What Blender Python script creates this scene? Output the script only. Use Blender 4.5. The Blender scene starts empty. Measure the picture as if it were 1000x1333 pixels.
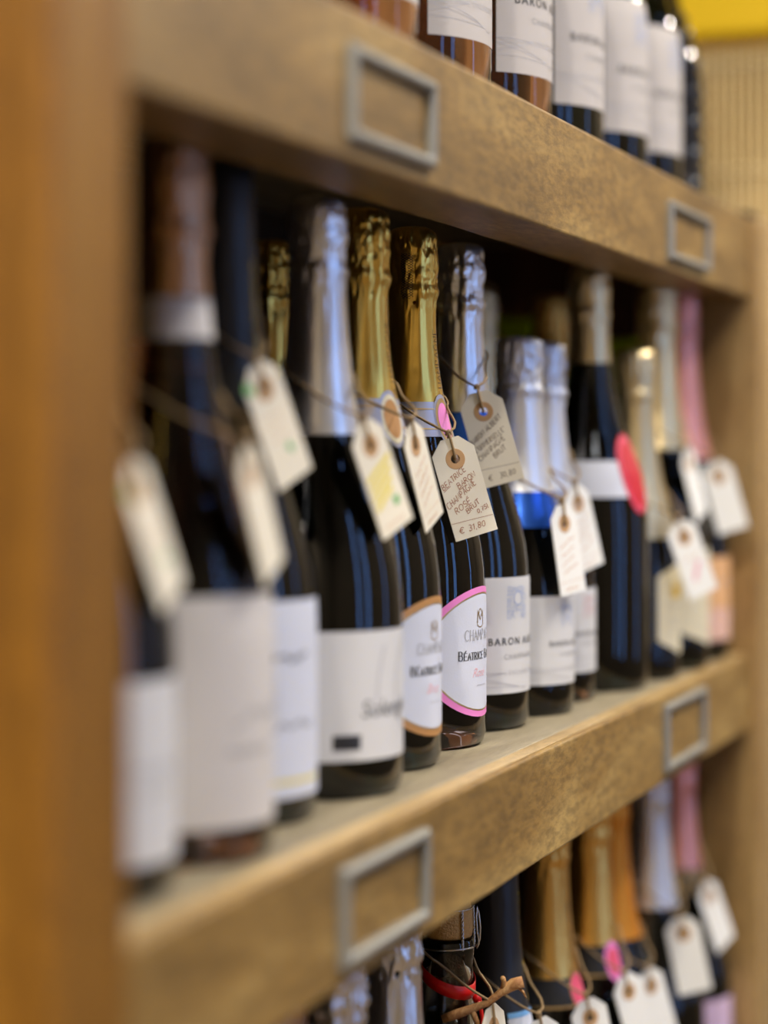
import bpy, math, random
from math import sin, cos, pi, sqrt, atan2, radians, exp
from mathutils import Vector, Matrix, noise

random.seed(7)
S = bpy.context.scene
COL = S.collection
MM = 0.001
ZC = 1237.0                       # eye height above the floor, mm
SHELF = {'top': 1448.0, 'mid': 1050.0, 'low': 652.0, 'base': 254.0}

# ------------------------------------------------------------------ camera
cd = bpy.data.cameras.new('camera')
cam = bpy.data.objects.new('camera', cd)
COL.objects.link(cam)
cam.location = (0, 0, ZC * MM)
cam.rotation_euler = (pi / 2, 0, radians(20.588) - pi / 2)
cd.sensor_fit = 'HORIZONTAL'
cd.sensor_width = 24.0
cd.lens = 66.77
cd.shift_y = -0.0815
cd.clip_start = 0.02
cd.dof.use_dof = True
cd.dof.focus_distance = 1.345
cd.dof.aperture_fstop = 1.93
S.camera = cam

# ------------------------------------------------------------------ world, exposure, light
W = bpy.data.worlds.new('world')
S.world = W
W.use_nodes = True
bg = W.node_tree.nodes['Background']
bg.inputs[0].default_value = (0.22, 0.44, 1.0, 1)
bg.inputs[1].default_value = 8.0
S.view_settings.view_transform = 'Standard'
S.view_settings.look = 'None'
S.view_settings.gamma = 1.0
S.view_settings.use_curve_mapping = False
S.view_settings.exposure = -0.7
S.cycles.caustics_reflective = False
S.cycles.caustics_refractive = False
S.cycles.sample_clamp_indirect = 12.0
S.cycles.max_bounces = 10
S.cycles.transmission_bounces = 8

LAMPS = [(-950, 120, 100), (-350, -200, 34), (350, -560, 6), (1150, -560, 16), (1950, -560, 40), (2750, -560, 34), (3500, -560, 14), (4050, -1080, 42)]    # x, y, watts; first two added to brighten the post's side and the tags
PANEL_W = 14.0
PANELS = [(-350, -1000), (900, -1250), (2150, -1250)]


# ------------------------------------------------------------------ materials
def srgb(r, g, b):
    f = lambda v: (v / 255 / 12.92) if v / 255 <= 0.04045 else ((v / 255 + 0.055) / 1.055) ** 2.4
    return (f(r), f(g), f(b), 1)


def mat(name, color, rough=0.5, metal=0.0, trans=0.0, ior=1.45, bump=None, spec=0.5, emit=None, vary=None, coat=0.0):
    m = bpy.data.materials.new(name)
    m.use_nodes = True
    nt = m.node_tree
    p = nt.nodes['Principled BSDF']
    p.inputs['Base Color'].default_value = color
    p.inputs['Roughness'].default_value = rough
    p.inputs['Metallic'].default_value = metal
    p.inputs['Transmission Weight'].default_value = trans
    p.inputs['IOR'].default_value = ior
    p.inputs['Specular IOR Level'].default_value = spec
    p.inputs['Coat Weight'].default_value = coat
    if emit:
        p.inputs['Emission Color'].default_value = emit[0]
        p.inputs['Emission Strength'].default_value = emit[1]
    if bump or vary:
        tc = nt.nodes.new('ShaderNodeTexCoord')
    if bump:                                  # (scale, strength, distance mm)
        n = nt.nodes.new('ShaderNodeTexNoise')
        n.inputs['Scale'].default_value = bump[0]
        n.inputs['Detail'].default_value = 3
        nt.links.new(tc.outputs['Object'], n.inputs['Vector'])
        b = nt.nodes.new('ShaderNodeBump')
        b.inputs['Strength'].default_value = bump[1]
        b.inputs['Distance'].default_value = bump[2] * MM
        nt.links.new(n.outputs['Fac'], b.inputs['Height'])
        nt.links.new(b.outputs['Normal'], p.inputs['Normal'])
    if vary:                                  # (scale, other colour)
        n = nt.nodes.new('ShaderNodeTexNoise')
        n.inputs['Scale'].default_value = vary[0]
        n.inputs['Detail'].default_value = 4
        nt.links.new(tc.outputs['Object'], n.inputs['Vector'])
        mx = nt.nodes.new('ShaderNodeMix')
        mx.data_type = 'RGBA'
        mx.inputs[6].default_value = color
        mx.inputs[7].default_value = vary[1]
        nt.links.new(n.outputs['Fac'], mx.inputs[0])
        nt.links.new(mx.outputs[2], p.inputs['Base Color'])
    return m


def wood(name, dark, mid, light, stretch=(1, 3.2, 3.2), rough=0.42, seed=0.0, fleck=0.7):
    m = bpy.data.materials.new(name)
    m.use_nodes = True
    nt = m.node_tree
    N, L = nt.nodes, nt.links
    p = N['Principled BSDF']
    tc = N.new('ShaderNodeTexCoord')
    mp = N.new('ShaderNodeMapping')
    mp.inputs['Scale'].default_value = stretch
    mp.inputs['Location'].default_value = (seed, seed * .7, seed * .3)
    L.new(tc.outputs['Object'], mp.inputs['Vector'])
    n1 = N.new('ShaderNodeTexNoise')                     # broad figure
    n1.inputs['Scale'].default_value = 3.5
    n1.inputs['Detail'].default_value = 6
    n1.inputs['Distortion'].default_value = 1.2
    L.new(mp.outputs[0], n1.inputs['Vector'])
    r1 = N.new('ShaderNodeValToRGB')
    e = r1.color_ramp.elements
    e[0].position, e[0].color = 0.28, dark
    e[1].position, e[1].color = 0.72, light
    k = r1.color_ramp.elements.new(0.5)
    k.color = mid
    L.new(n1.outputs['Fac'], r1.inputs['Fac'])
    n2 = N.new('ShaderNodeTexNoise')                     # fine pores and flecks
    n2.inputs['Scale'].default_value = 60
    n2.inputs['Detail'].default_value = 5
    n2.inputs['Roughness'].default_value = 0.7
    L.new(mp.outputs[0], n2.inputs['Vector'])
    r2 = N.new('ShaderNodeValToRGB')
    r2.color_ramp.elements[0].position = 0.38
    r2.color_ramp.elements[0].color = (0.52, 0.49, 0.43, 1)
    r2.color_ramp.elements[1].position = 0.60
    r2.color_ramp.elements[1].color = (1.2, 1.16, 1.02, 1)
    L.new(n2.outputs['Fac'], r2.inputs['Fac'])
    mu = N.new('ShaderNodeMix')
    mu.data_type = 'RGBA'
    mu.blend_type = 'MULTIPLY'
    mu.inputs[0].default_value = fleck
    L.new(r1.outputs[0], mu.inputs[6])
    L.new(r2.outputs[0], mu.inputs[7])
    v = N.new('ShaderNodeTexVoronoi')                    # a few knots
    v.inputs['Scale'].default_value = 1.6
    mk = N.new('ShaderNodeMapping')
    mk.inputs['Scale'].default_value = (stretch[0] * 1.8, stretch[1] * .5, stretch[2] * .5)
    mk.inputs['Location'].default_value = (seed + 1.3, seed, .2)
    L.new(tc.outputs['Object'], mk.inputs['Vector'])
    L.new(mk.outputs[0], v.inputs['Vector'])
    rk = N.new('ShaderNodeValToRGB')
    rk.color_ramp.elements[0].position = 0.0
    rk.color_ramp.elements[0].color = (0.45, 0.40, 0.38, 1)
    rk.color_ramp.elements[1].position = 0.13
    rk.color_ramp.elements[1].color = (1, 1, 1, 1)
    L.new(v.outputs['Distance'], rk.inputs['Fac'])
    mu2 = N.new('ShaderNodeMix')
    mu2.data_type = 'RGBA'
    mu2.blend_type = 'MULTIPLY'
    mu2.inputs[0].default_value = 0.8
    L.new(mu.outputs[2], mu2.inputs[6])
    L.new(rk.outputs[0], mu2.inputs[7])
    L.new(mu2.outputs[2], p.inputs['Base Color'])
    p.inputs['Roughness'].default_value = rough
    b = N.new('ShaderNodeBump')
    b.inputs['Strength'].default_value = 0.35
    b.inputs['Distance'].default_value = 0.0008
    L.new(n2.outputs['Fac'], b.inputs['Height'])
    L.new(b.outputs['Normal'], p.inputs['Normal'])
    return m


MT = {
    'beam': wood('brown_beam_wood', srgb(104, 79, 37), srgb(142, 112, 60), srgb(174, 146, 90), seed=2.1, rough=0.5),
    'post': wood('golden_post_wood', srgb(106, 70, 14), srgb(130, 88, 22), srgb(148, 106, 34), stretch=(9, 9, 1), seed=5.2),
    'lit_post': wood('lit_tan_post_wood', srgb(136, 106, 62), srgb(160, 130, 84), srgb(180, 152, 104), stretch=(9, 9, 1), seed=7.7),  # tan right post, colour lightened for the lamplight falling on it
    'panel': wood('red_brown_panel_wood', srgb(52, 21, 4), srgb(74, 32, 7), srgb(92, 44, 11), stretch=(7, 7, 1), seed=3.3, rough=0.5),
    'lip': wood('lip_highlight_wood', srgb(150, 124, 82), srgb(180, 154, 108), srgb(204, 180, 138), seed=4.4, rough=.4, fleck=.4),  # pale tone paints in the highlight along the beam's top edge
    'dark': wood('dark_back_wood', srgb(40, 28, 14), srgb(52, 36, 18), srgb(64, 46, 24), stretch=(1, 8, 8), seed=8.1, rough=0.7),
    'board': wood('grey_shelf_wood', srgb(128, 118, 98), srgb(148, 138, 116), srgb(166, 156, 132), stretch=(1, 7, 7), seed=6.4, rough=0.45, fleck=.3),
    'twigwood': wood('twig_wood', srgb(150, 96, 52), srgb(188, 136, 84), srgb(218, 176, 122), stretch=(20, 60, 60), seed=1, rough=.7),
    'pewter': mat('pewter_metal', srgb(150, 150, 144), 0.38, .45, bump=(300, .2, .2)),
    'green_glass': mat('dark_green_glass', (0.010, 0.016, 0.006, 1), 0.03, trans=1.0, ior=1.5),
    'black_glass': mat('black_glass', (0.004, 0.004, 0.004, 1), 0.05),
    'rose_glass': mat('amber_rose_glass', (0.80, 0.40, 0.17, 1), 0.02, trans=1.0, ior=1.40),
    'brown_glass': mat('brown_rose_glass', (0.40, 0.16, 0.07, 1), 0.03, trans=1.0, ior=1.45),
    'clear_glass': mat('clear_glass', (0.86, 0.86, 0.80, 1), 0.02, trans=1.0, ior=1.5),
    'wine': mat('dark_red_wine', (0.05, 0.01, 0.012, 1), 0.05, trans=0.6, ior=1.34),
    'gold': mat('gold_foil', (0.86, 0.58, 0.13, 1), 0.29, .96, bump=(110, .3, .9)),
    'palegold': mat('pale_gold_foil', (0.82, 0.67, 0.38, 1), 0.32, .95, bump=(110, .3, .9)),
    'deepgold': mat('deep_gold_foil', (0.84, 0.50, 0.13, 1), 0.35, .95, bump=(110, .3, .9)),
    'silver': mat('silver_foil', (0.80, 0.79, 0.79, 1), 0.31, .95, bump=(110, .3, .9)),
    'satin': mat('satin_silver_foil', (0.78, 0.79, 0.82, 1), 0.42, 0.85, bump=(120, .1, .6)),
    'copper': mat('copper_foil', (0.46, 0.27, 0.16, 1), 0.36, 1.0, bump=(110, .3, .9)),
    'pinkfoil': mat('rose_pink_foil', (0.86, 0.38, 0.33, 1), 0.36, .85, bump=(120, .15, .6)),
    'orange': mat('orange_foil', (0.80, 0.30, 0.03, 1), 0.40, .7, bump=(120, .15, .6)),
    'blackfoil': mat('black_foil', (0.018, 0.019, 0.022, 1), 0.42, 0.0, bump=(120, .15, .6)),
    'paper': mat('white_label_paper', (0.60, 0.60, 0.60, 1), 0.62, bump=(900, .12, .1)),
    'lilacpaper': mat('cool_white_paper', (0.62, 0.65, 0.74, 1), 0.6, bump=(700, .4, .15)),
    'warmpaper': mat('warm_white_paper', (0.60, 0.57, 0.54, 1), 0.62, bump=(900, .12, .1)),
    'dimpaper': mat('dimmed_label_paper', (0.46, 0.43, 0.41, 1), 0.62, bump=(900, .12, .1)),  # paper darkened to stand for the dimmer light on the top shelf
    'cream': mat('cream_label_paper', (0.70, 0.64, 0.46, 1), 0.62),
    'tag': mat('cream_tag_card', (0.74, 0.68, 0.53, 1), 0.75, bump=(1500, .2, .1), vary=(60, (0.78, 0.73, 0.60, 1))),
    'tagwhite': mat('white_tag_card', (0.80, 0.80, 0.76, 1), 0.75, bump=(1500, .2, .1)),
    'kraft': mat('kraft_ring_paper', srgb(190, 150, 104), 0.7),
    'twine': mat('jute_twine', srgb(140, 112, 74), 0.85, bump=(1400, 1, .6), vary=(900, srgb(178, 152, 112))),
    'inkbrown': mat('brown_ink', srgb(150, 76, 34), 0.6),
    'inkgrey': mat('dark_ink', srgb(92, 74, 62), 0.6),
    'inkpale': mat('pale_brown_ink', srgb(206, 160, 128), 0.6),
    'black': mat('black_print', (0.02, 0.02, 0.022, 1), 0.5),
    'grey': mat('grey_print', srgb(150, 150, 152), 0.5),
    'darkgrey': mat('dark_grey_print', srgb(88, 88, 92), 0.5),
    'palegrey': mat('pale_grey_print', srgb(182, 182, 186), 0.5),
    'blueprint': mat('pale_blue_print', srgb(150, 168, 208), 0.5),
    'pinkprint': mat('pale_pink_print', srgb(226, 178, 186), 0.5),
    'goldprint': mat('gold_print', (0.62, 0.42, 0.18, 1), 0.35, .8),
    'tanborder': mat('tan_border_print', srgb(190, 140, 84), 0.45, .2),
    'pink': mat('pink_print', srgb(232, 134, 200), 0.5),
    'rosepink': mat('rose_sticker', srgb(228, 90, 120), 0.5),
    'red': mat('red_print', srgb(190, 34, 48), 0.45),
    'redribbon': mat('red_satin_ribbon', srgb(222, 24, 22), 0.38),
    'yellowprint': mat('yellow_print', srgb(224, 206, 96), 0.5),
    'goldyellow': mat('gold_yellow_print', srgb(206, 170, 50), 0.5),
    'greenprint': mat('green_print', srgb(120, 176, 110), 0.5),
    'blueband': mat('blue_foil_band', (0.03, 0.13, 0.62, 1), 0.25, .7),
    'silverband': mat('lilac_silver_band', (0.42, 0.42, 0.50, 1), 0.35, .5),
    'lilac': mat('lilac_label_paper', srgb(206, 180, 208), 0.6),
    'peach': mat('peach_label_paper', srgb(216, 168, 120), 0.6),
    'blush': mat('blush_label_paper', srgb(216, 176, 160), 0.6),
    'lightblue': mat('light_blue_border', srgb(120, 176, 226), 0.5),
    'lime': mat('lime_card', srgb(214, 226, 20), 0.5),
    'cork': mat('cork', srgb(222, 180, 112), 0.85, bump=(700, 1, 1), vary=(420, srgb(190, 146, 86))),
    'wire': mat('bright_wire', (0.65, 0.64, 0.62, 1), 0.25, 1.0),
    'creamwire': mat('cream_coated_wire', srgb(226, 204, 150), 0.5),
    'beige': mat('beige_card', srgb(186, 150, 84), 0.7, vary=(9, srgb(164, 130, 66))),
    'yellow': mat('bright_yellow_card', srgb(240, 200, 10), 0.5),
    'wall': mat('ochre_plaster', srgb(136, 126, 110), 0.85, bump=(60, .3, 1)),
    'ceil': mat('ceiling_paint', srgb(200, 190, 172), 0.9),
    'floor': mat('floor_tile_stone', srgb(120, 104, 86), 0.5, vary=(6, srgb(96, 82, 66))),
    'steel': mat('black_lamp_steel', (0.03, 0.03, 0.03, 1), 0.4, .6),
    'bulb': mat('lamp_face', (1, .9, .75, 1), 0.5, emit=((1.0, 0.88, 0.70, 1), 30.0)),
    'studs': mat('black_crystal_studs', (0.012, 0.013, 0.016, 1), 0.08, spec=.9),
}


def pane_material():
    m = bpy.data.materials.new('window_pane_glass')
    m.use_nodes = True
    nt = m.node_tree
    out = nt.nodes['Material Output']
    nt.nodes.remove(nt.nodes['Principled BSDF'])
    t = nt.nodes.new('ShaderNodeBsdfTransparent')
    g = nt.nodes.new('ShaderNodeBsdfGlossy')
    g.inputs['Roughness'].default_value = 0.02
    f = nt.nodes.new('ShaderNodeFresnel')
    f.inputs['IOR'].default_value = 1.3
    x = nt.nodes.new('ShaderNodeMixShader')
    nt.links.new(f.outputs[0], x.inputs[0])
    nt.links.new(t.outputs[0], x.inputs[1])
    nt.links.new(g.outputs[0], x.inputs[2])
    nt.links.new(x.outputs[0], out.inputs[0])
    return m


MT['pane'] = pane_material()


# ------------------------------------------------------------------ mesh helpers (all lengths in mm)
class MB:
    def __init__(self):
        self.v, self.f, self.s = [], [], []

    def add(self, verts, faces, smooth=True):
        o = len(self.v)
        self.v += [tuple(p) for p in verts]
        self.f += [tuple(i + o for i in f) for f in faces]
        self.s += [smooth] * len(faces)
        return self

    def box(self, x0, x1, y0, y1, z0, z1):
        v = [(x, y, z) for x in (x0, x1) for y in (y0, y1) for z in (z0, z1)]
        f = [(0, 1, 3, 2), (4, 6, 7, 5), (0, 4, 5, 1), (2, 3, 7, 6), (0, 2, 6, 4), (1, 5, 7, 3)]
        return self.add(v, f, False)

    def lathe(self, prof, segs=64, disp=None, cap0=True, cap1=True):
        v, f = [], []
        n = len(prof)
        for z, r in prof:
            for i in range(segs):
                a = 2 * pi * i / segs
                rr = r + (disp(a, z, r) if disp else 0)
                v.append((rr * cos(a), rr * sin(a), z))
        for j in range(n - 1):
            for i in range(segs):
                k = (i + 1) % segs
                f.append((j * segs + i, j * segs + k, (j + 1) * segs + k, (j + 1) * segs + i))
        if cap0:
            f.append(tuple(range(segs - 1, -1, -1)))
        if cap1:
            f.append(tuple((n - 1) * segs + i for i in range(segs)))
        return self.add(v, f)

    def tube(self, pts, r, sides=6, closed=False):
        pts = [Vector(p) for p in pts]
        n = len(pts)
        rad = r if callable(r) else (lambda t: r)
        v, f = [], []
        prev = None
        for i, p in enumerate(pts):
            if closed:
                t = pts[(i + 1) % n] - pts[i - 1]
            else:
                t = pts[min(i + 1, n - 1)] - pts[max(i - 1, 0)]
            t.normalize()
            if prev is None:
                prev = t.orthogonal().normalized()
            u = prev - t * prev.dot(t)
            u = u.normalized() if u.length > 1e-6 else t.orthogonal().normalized()
            prev = u
            w = t.cross(u)
            rr = rad(i / max(1, n - 1))
            for k in range(sides):
                a = 2 * pi * k / sides
                v.append(p + (u * cos(a) + w * sin(a)) * rr)
        m = n if closed else n - 1
        for i in range(m):
            j = (i + 1) % n
            for k in range(sides):
                l = (k + 1) % sides
                f.append((i * sides + k, i * sides + l, j * sides + l, j * sides + k))
        if not closed:
            f.append(tuple(range(sides - 1, -1, -1)))
            f.append(tuple((n - 1) * sides + k for k in range(sides)))
        return self.add(v, f)

    def build(self, name, material, parent=None, bevel=0.0, loc=None):
        me = bpy.data.meshes.new(name)
        me.from_pydata([(x * MM, y * MM, z * MM) for x, y, z in self.v], [], self.f)
        me.polygons.foreach_set('use_smooth', self.s)
        me.materials.append(material)
        me.update()
        o = bpy.data.objects.new(name, me)
        COL.objects.link(o)
        if parent:
            o.parent = parent
        if loc:
            o.location = [c * MM for c in loc]
        if bevel:
            b = o.modifiers.new('edge', 'BEVEL')
            b.width = bevel * MM
            b.segments = 3
            b.limit_method = 'ANGLE'
        return o


def thing(name, label, cat, loc, rz=0.0, group=None):
    o = bpy.data.objects.new(name, None)
    COL.objects.link(o)
    o.empty_display_size = 0.05
    o.location = [c * MM for c in loc]
    o.rotation_euler = (0, 0, rz)
    o['label'] = label
    o['category'] = cat
    if group:
        o['group'] = group
    return o


def struct(o):
    o['kind'] = 'structure'
    return o


# ------------------------------------------------------------------ lettering
_FONT_CACHE = {}


def font2d(txt, size, spacing=1.0, shear=0.0):
    """Text in the built-in face as flat triangles, centred on x, baseline at 0 (mm)."""
    key = (txt, size, spacing, shear)
    if key in _FONT_CACHE:
        return _FONT_CACHE[key]
    c = bpy.data.curves.new('lettering', 'FONT')
    c.body = txt
    c.size = size
    c.space_character = spacing
    c.shear = shear
    c.align_x = 'CENTER'
    c.resolution_u = 3
    o = bpy.data.objects.new('lettering', c)
    COL.objects.link(o)
    dg = bpy.context.evaluated_depsgraph_get()
    me = bpy.data.meshes.new_from_object(o.evaluated_get(dg))
    v = [(p.co.x, p.co.y) for p in me.vertices]
    f = [tuple(p.vertices) for p in me.polygons]
    bpy.data.objects.remove(o)
    bpy.data.curves.remove(c)
    bpy.data.meshes.remove(me)
    _FONT_CACHE[key] = (v, f)
    return v, f


def arc(cx, cy, rx, ry, a0, a1, n=7):
    return [(cx + rx * cos(radians(a0 + (a1 - a0) * i / n)), cy + ry * sin(radians(a0 + (a1 - a0) * i / n))) for i in range(n + 1)]


GLYPH = {
    'A': [[(0, 0), (.35, 1), (.7, 0)], [(.12, .36), (.58, .36)]],
    'B': [[(0, 0), (0, 1)], [(0, 1)] + arc(.25, .77, .28, .23, 90, -90) + [(0, .54)], [(0, .54)] + arc(.3, .27, .32, .27, 90, -90) + [(0, 0)]],
    'C': [arc(.42, .5, .42, .5, 50, 310, 10)],
    'E': [[(0, 0), (0, 1)], [(0, 1), (.55, 1)], [(0, .52), (.45, .52)], [(0, 0), (.57, 0)]],
    'G': [arc(.42, .5, .42, .5, 50, 330, 10), [(.78, .26), (.78, .46), (.5, .46)]],
    'H': [[(0, 0), (0, 1)], [(.65, 0), (.65, 1)], [(0, .5), (.65, .5)]],
    'I': [[(.1, 0), (.1, 1)]],
    'L': [[(0, 1), (0, 0)], [(0, 0), (.52, 0)]],
    'M': [[(0, 0), (.06, 1), (.42, .2), (.78, 1), (.84, 0)]],
    'N': [[(0, 0), (0, 1), (.65, 0), (.65, 1)]],
    'O': [arc(.4, .5, .4, .5, 90, 450, 12)],
    'P': [[(0, 0), (0, 1)], [(0, 1)] + arc(.25, .74, .3, .26, 90, -90) + [(0, .48)]],
    'R': [[(0, 0), (0, 1)], [(0, 1)] + arc(.25, .75, .3, .25, 90, -90) + [(0, .5)], [(.25, .5), (.62, 0)]],
    'S': [arc(.3, .75, .27, .25, 30, 270, 7) + arc(.3, .25, .29, .25, 90, -150, 7)],
    'T': [[(.33, 0), (.33, 1)], [(0, 1), (.66, 1)]],
    'U': [[(0, 1), (0, .3)] + arc(.32, .3, .32, .3, 180, 360, 6) + [(.64, 1)]],
    'V': [[(0, 1), (.34, 0), (.68, 1)]],
    '0': [arc(.28, .45, .26, .42, 90, 450, 10)], '1': [[(.05, .7), (.25, .95), (.25, 0)]],
    '3': [arc(.2, .7, .24, .24, 130, -90, 7) + arc(.2, .23, .27, .24, 90, -140, 7)],
    '5': [[(.5, .95), (.1, .95), (.06, .55)] + arc(.22, .3, .27, .29, 110, -140, 8)],
    '7': [[(0, .9), (.5, .9), (.18, 0)], [(.1, .45), (.42, .45)]],
    '8': [arc(.27, .7, .2, .22, 270, -90, 9) + arc(.27, .24, .25, .24, 90, 450, 9)],
    '€': [arc(.5, .45, .42, .45, 50, 310, 9), [(-.05, .55), (.55, .55)], [(-.05, .38), (.5, .38)]],
    ',': [[(.1, .08), (.02, -.18)]], '.': [[(.08, 0), (.1, .06)]], "'": [[(.1, 1.05), (.06, .8)]], 'l': [[(.05, 1), (.05, .1), (.2, 0)]],
    '"': [[(.05, 1.05), (.03, .8)], [(.2, 1.05), (.18, .8)]], ' ': [],
}
GLYPH['É'] = GLYPH['E'] + [[(.2, 1.12), (.42, 1.3)]]
WIDTH = {'I': .2, 'M': .84, '1': .35, ',': .15, '.': .15, "'": .15, 'l': .2, ' ': .4, '€': .8, '0': .55, '3': .45, '5': .5, '7': .5, '8': .52, '"': .25, 'O': .8, 'C': .75, 'G': .82}


def ribbon(pts, w, out):
    """A pen stroke as a flat ribbon; w is a width or a function of the direction."""
    v, f = out
    o = len(v)
    fine = [pts[0]]
    for a, b in zip(pts, pts[1:]):
        k = max(1, int(sqrt((b[0] - a[0]) ** 2 + (b[1] - a[1]) ** 2) / 2.2))
        fine += [(a[0] + (b[0] - a[0]) * i / k, a[1] + (b[1] - a[1]) * i / k) for i in range(1, k + 1)]
    pts = fine
    n = len(pts)
    for i in range(n):
        a, b = pts[max(0, i - 1)], pts[min(n - 1, i + 1)]
        dx, dy = b[0] - a[0], b[1] - a[1]
        l = sqrt(dx * dx + dy * dy) or 1
        ww = (w(dx / l, dy / l) if callable(w) else w) / 2
        nx, ny = -dy / l * ww, dx / l * ww
        v.append((pts[i][0] + nx, pts[i][1] + ny))
        v.append((pts[i][0] - nx, pts[i][1] - ny))
    for i in range(n - 1):
        f.append((o + 2 * i, o + 2 * i + 1, o + 2 * i + 3, o + 2 * i + 2))


def pen_text(txt, h, w, x, y, out, rot=0.0, jitter=0.0, slant=0.0, gap=.22, serif=False, wide=1.0, small=None, length=None):
    """Stroke lettering: handwriting (jitter) or a serif face (serif)."""
    cx = 0.0
    rnd = random.Random(sum(map(ord, txt)))
    if length:
        wide = (length / h - len(txt) * gap) / sum(WIDTH.get(c, .65) for c in txt)
    for i, ch in enumerate(txt):
        hh = h if (small is None or i in small) else h * .8
        for st in GLYPH[ch]:
            pts = []
            if len(st) == 2:
                st = [st[0], ((st[0][0] + st[1][0]) / 2, (st[0][1] + st[1][1]) / 2), st[1]]
            for px, py in st:
                px += rnd.uniform(-jitter, jitter)
                py += rnd.uniform(-jitter, jitter)
                X = cx + (px * wide + slant * py) * hh
                Y = py * hh
                pts.append((x + X * cos(rot) - Y * sin(rot), y + X * sin(rot) + Y * cos(rot)))
            ww = (lambda dx, dy: w * (.45 + .75 * abs(dy))) if serif else w
            ribbon(pts, ww, out)
            if serif:
                for px, py in (pts[0], pts[-1]):
                    ribbon([(px - w * .9, py), (px + w * .9, py)], w * .4, out)
        cx += (WIDTH.get(ch, .65) * wide + gap) * hh
    return cx


def scribble(x0, x1, y, amp, w, out, seed=0, slope=0.0):
    r = random.Random(seed)
    pts, x = [], x0
    while x < x1:
        pts.append((x, y + slope * (x - x0) + r.uniform(-amp, amp)))
        x += amp * r.uniform(.35, .8)
    if len(pts) > 1:
        ribbon(pts, w, out)


# ------------------------------------------------------------------ bottles
P750 = [(0, 40), (2.5, 42.6), (8, 44), (40, 44), (70, 44), (98, 44), (112, 43.5), (125, 42.2), (140, 39.2), (155, 35.2), (170, 31.2), (185, 26.8), (200, 23.2), (215, 20.6), (232, 18.4), (250, 16.7), (268, 15.5), (284, 14.8)]

PBEA = [(0, 40), (2.5, 42.6), (8, 44), (40, 44), (95, 44), (112, 43.4), (128, 41.6), (143, 38.6), (158, 34.9), (174, 31), (190, 26.8), (206, 22.6), (217, 20.2), (228, 18.2), (240, 16.4), (253, 15.2), (268, 14.6), (284, 14.4)]


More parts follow.
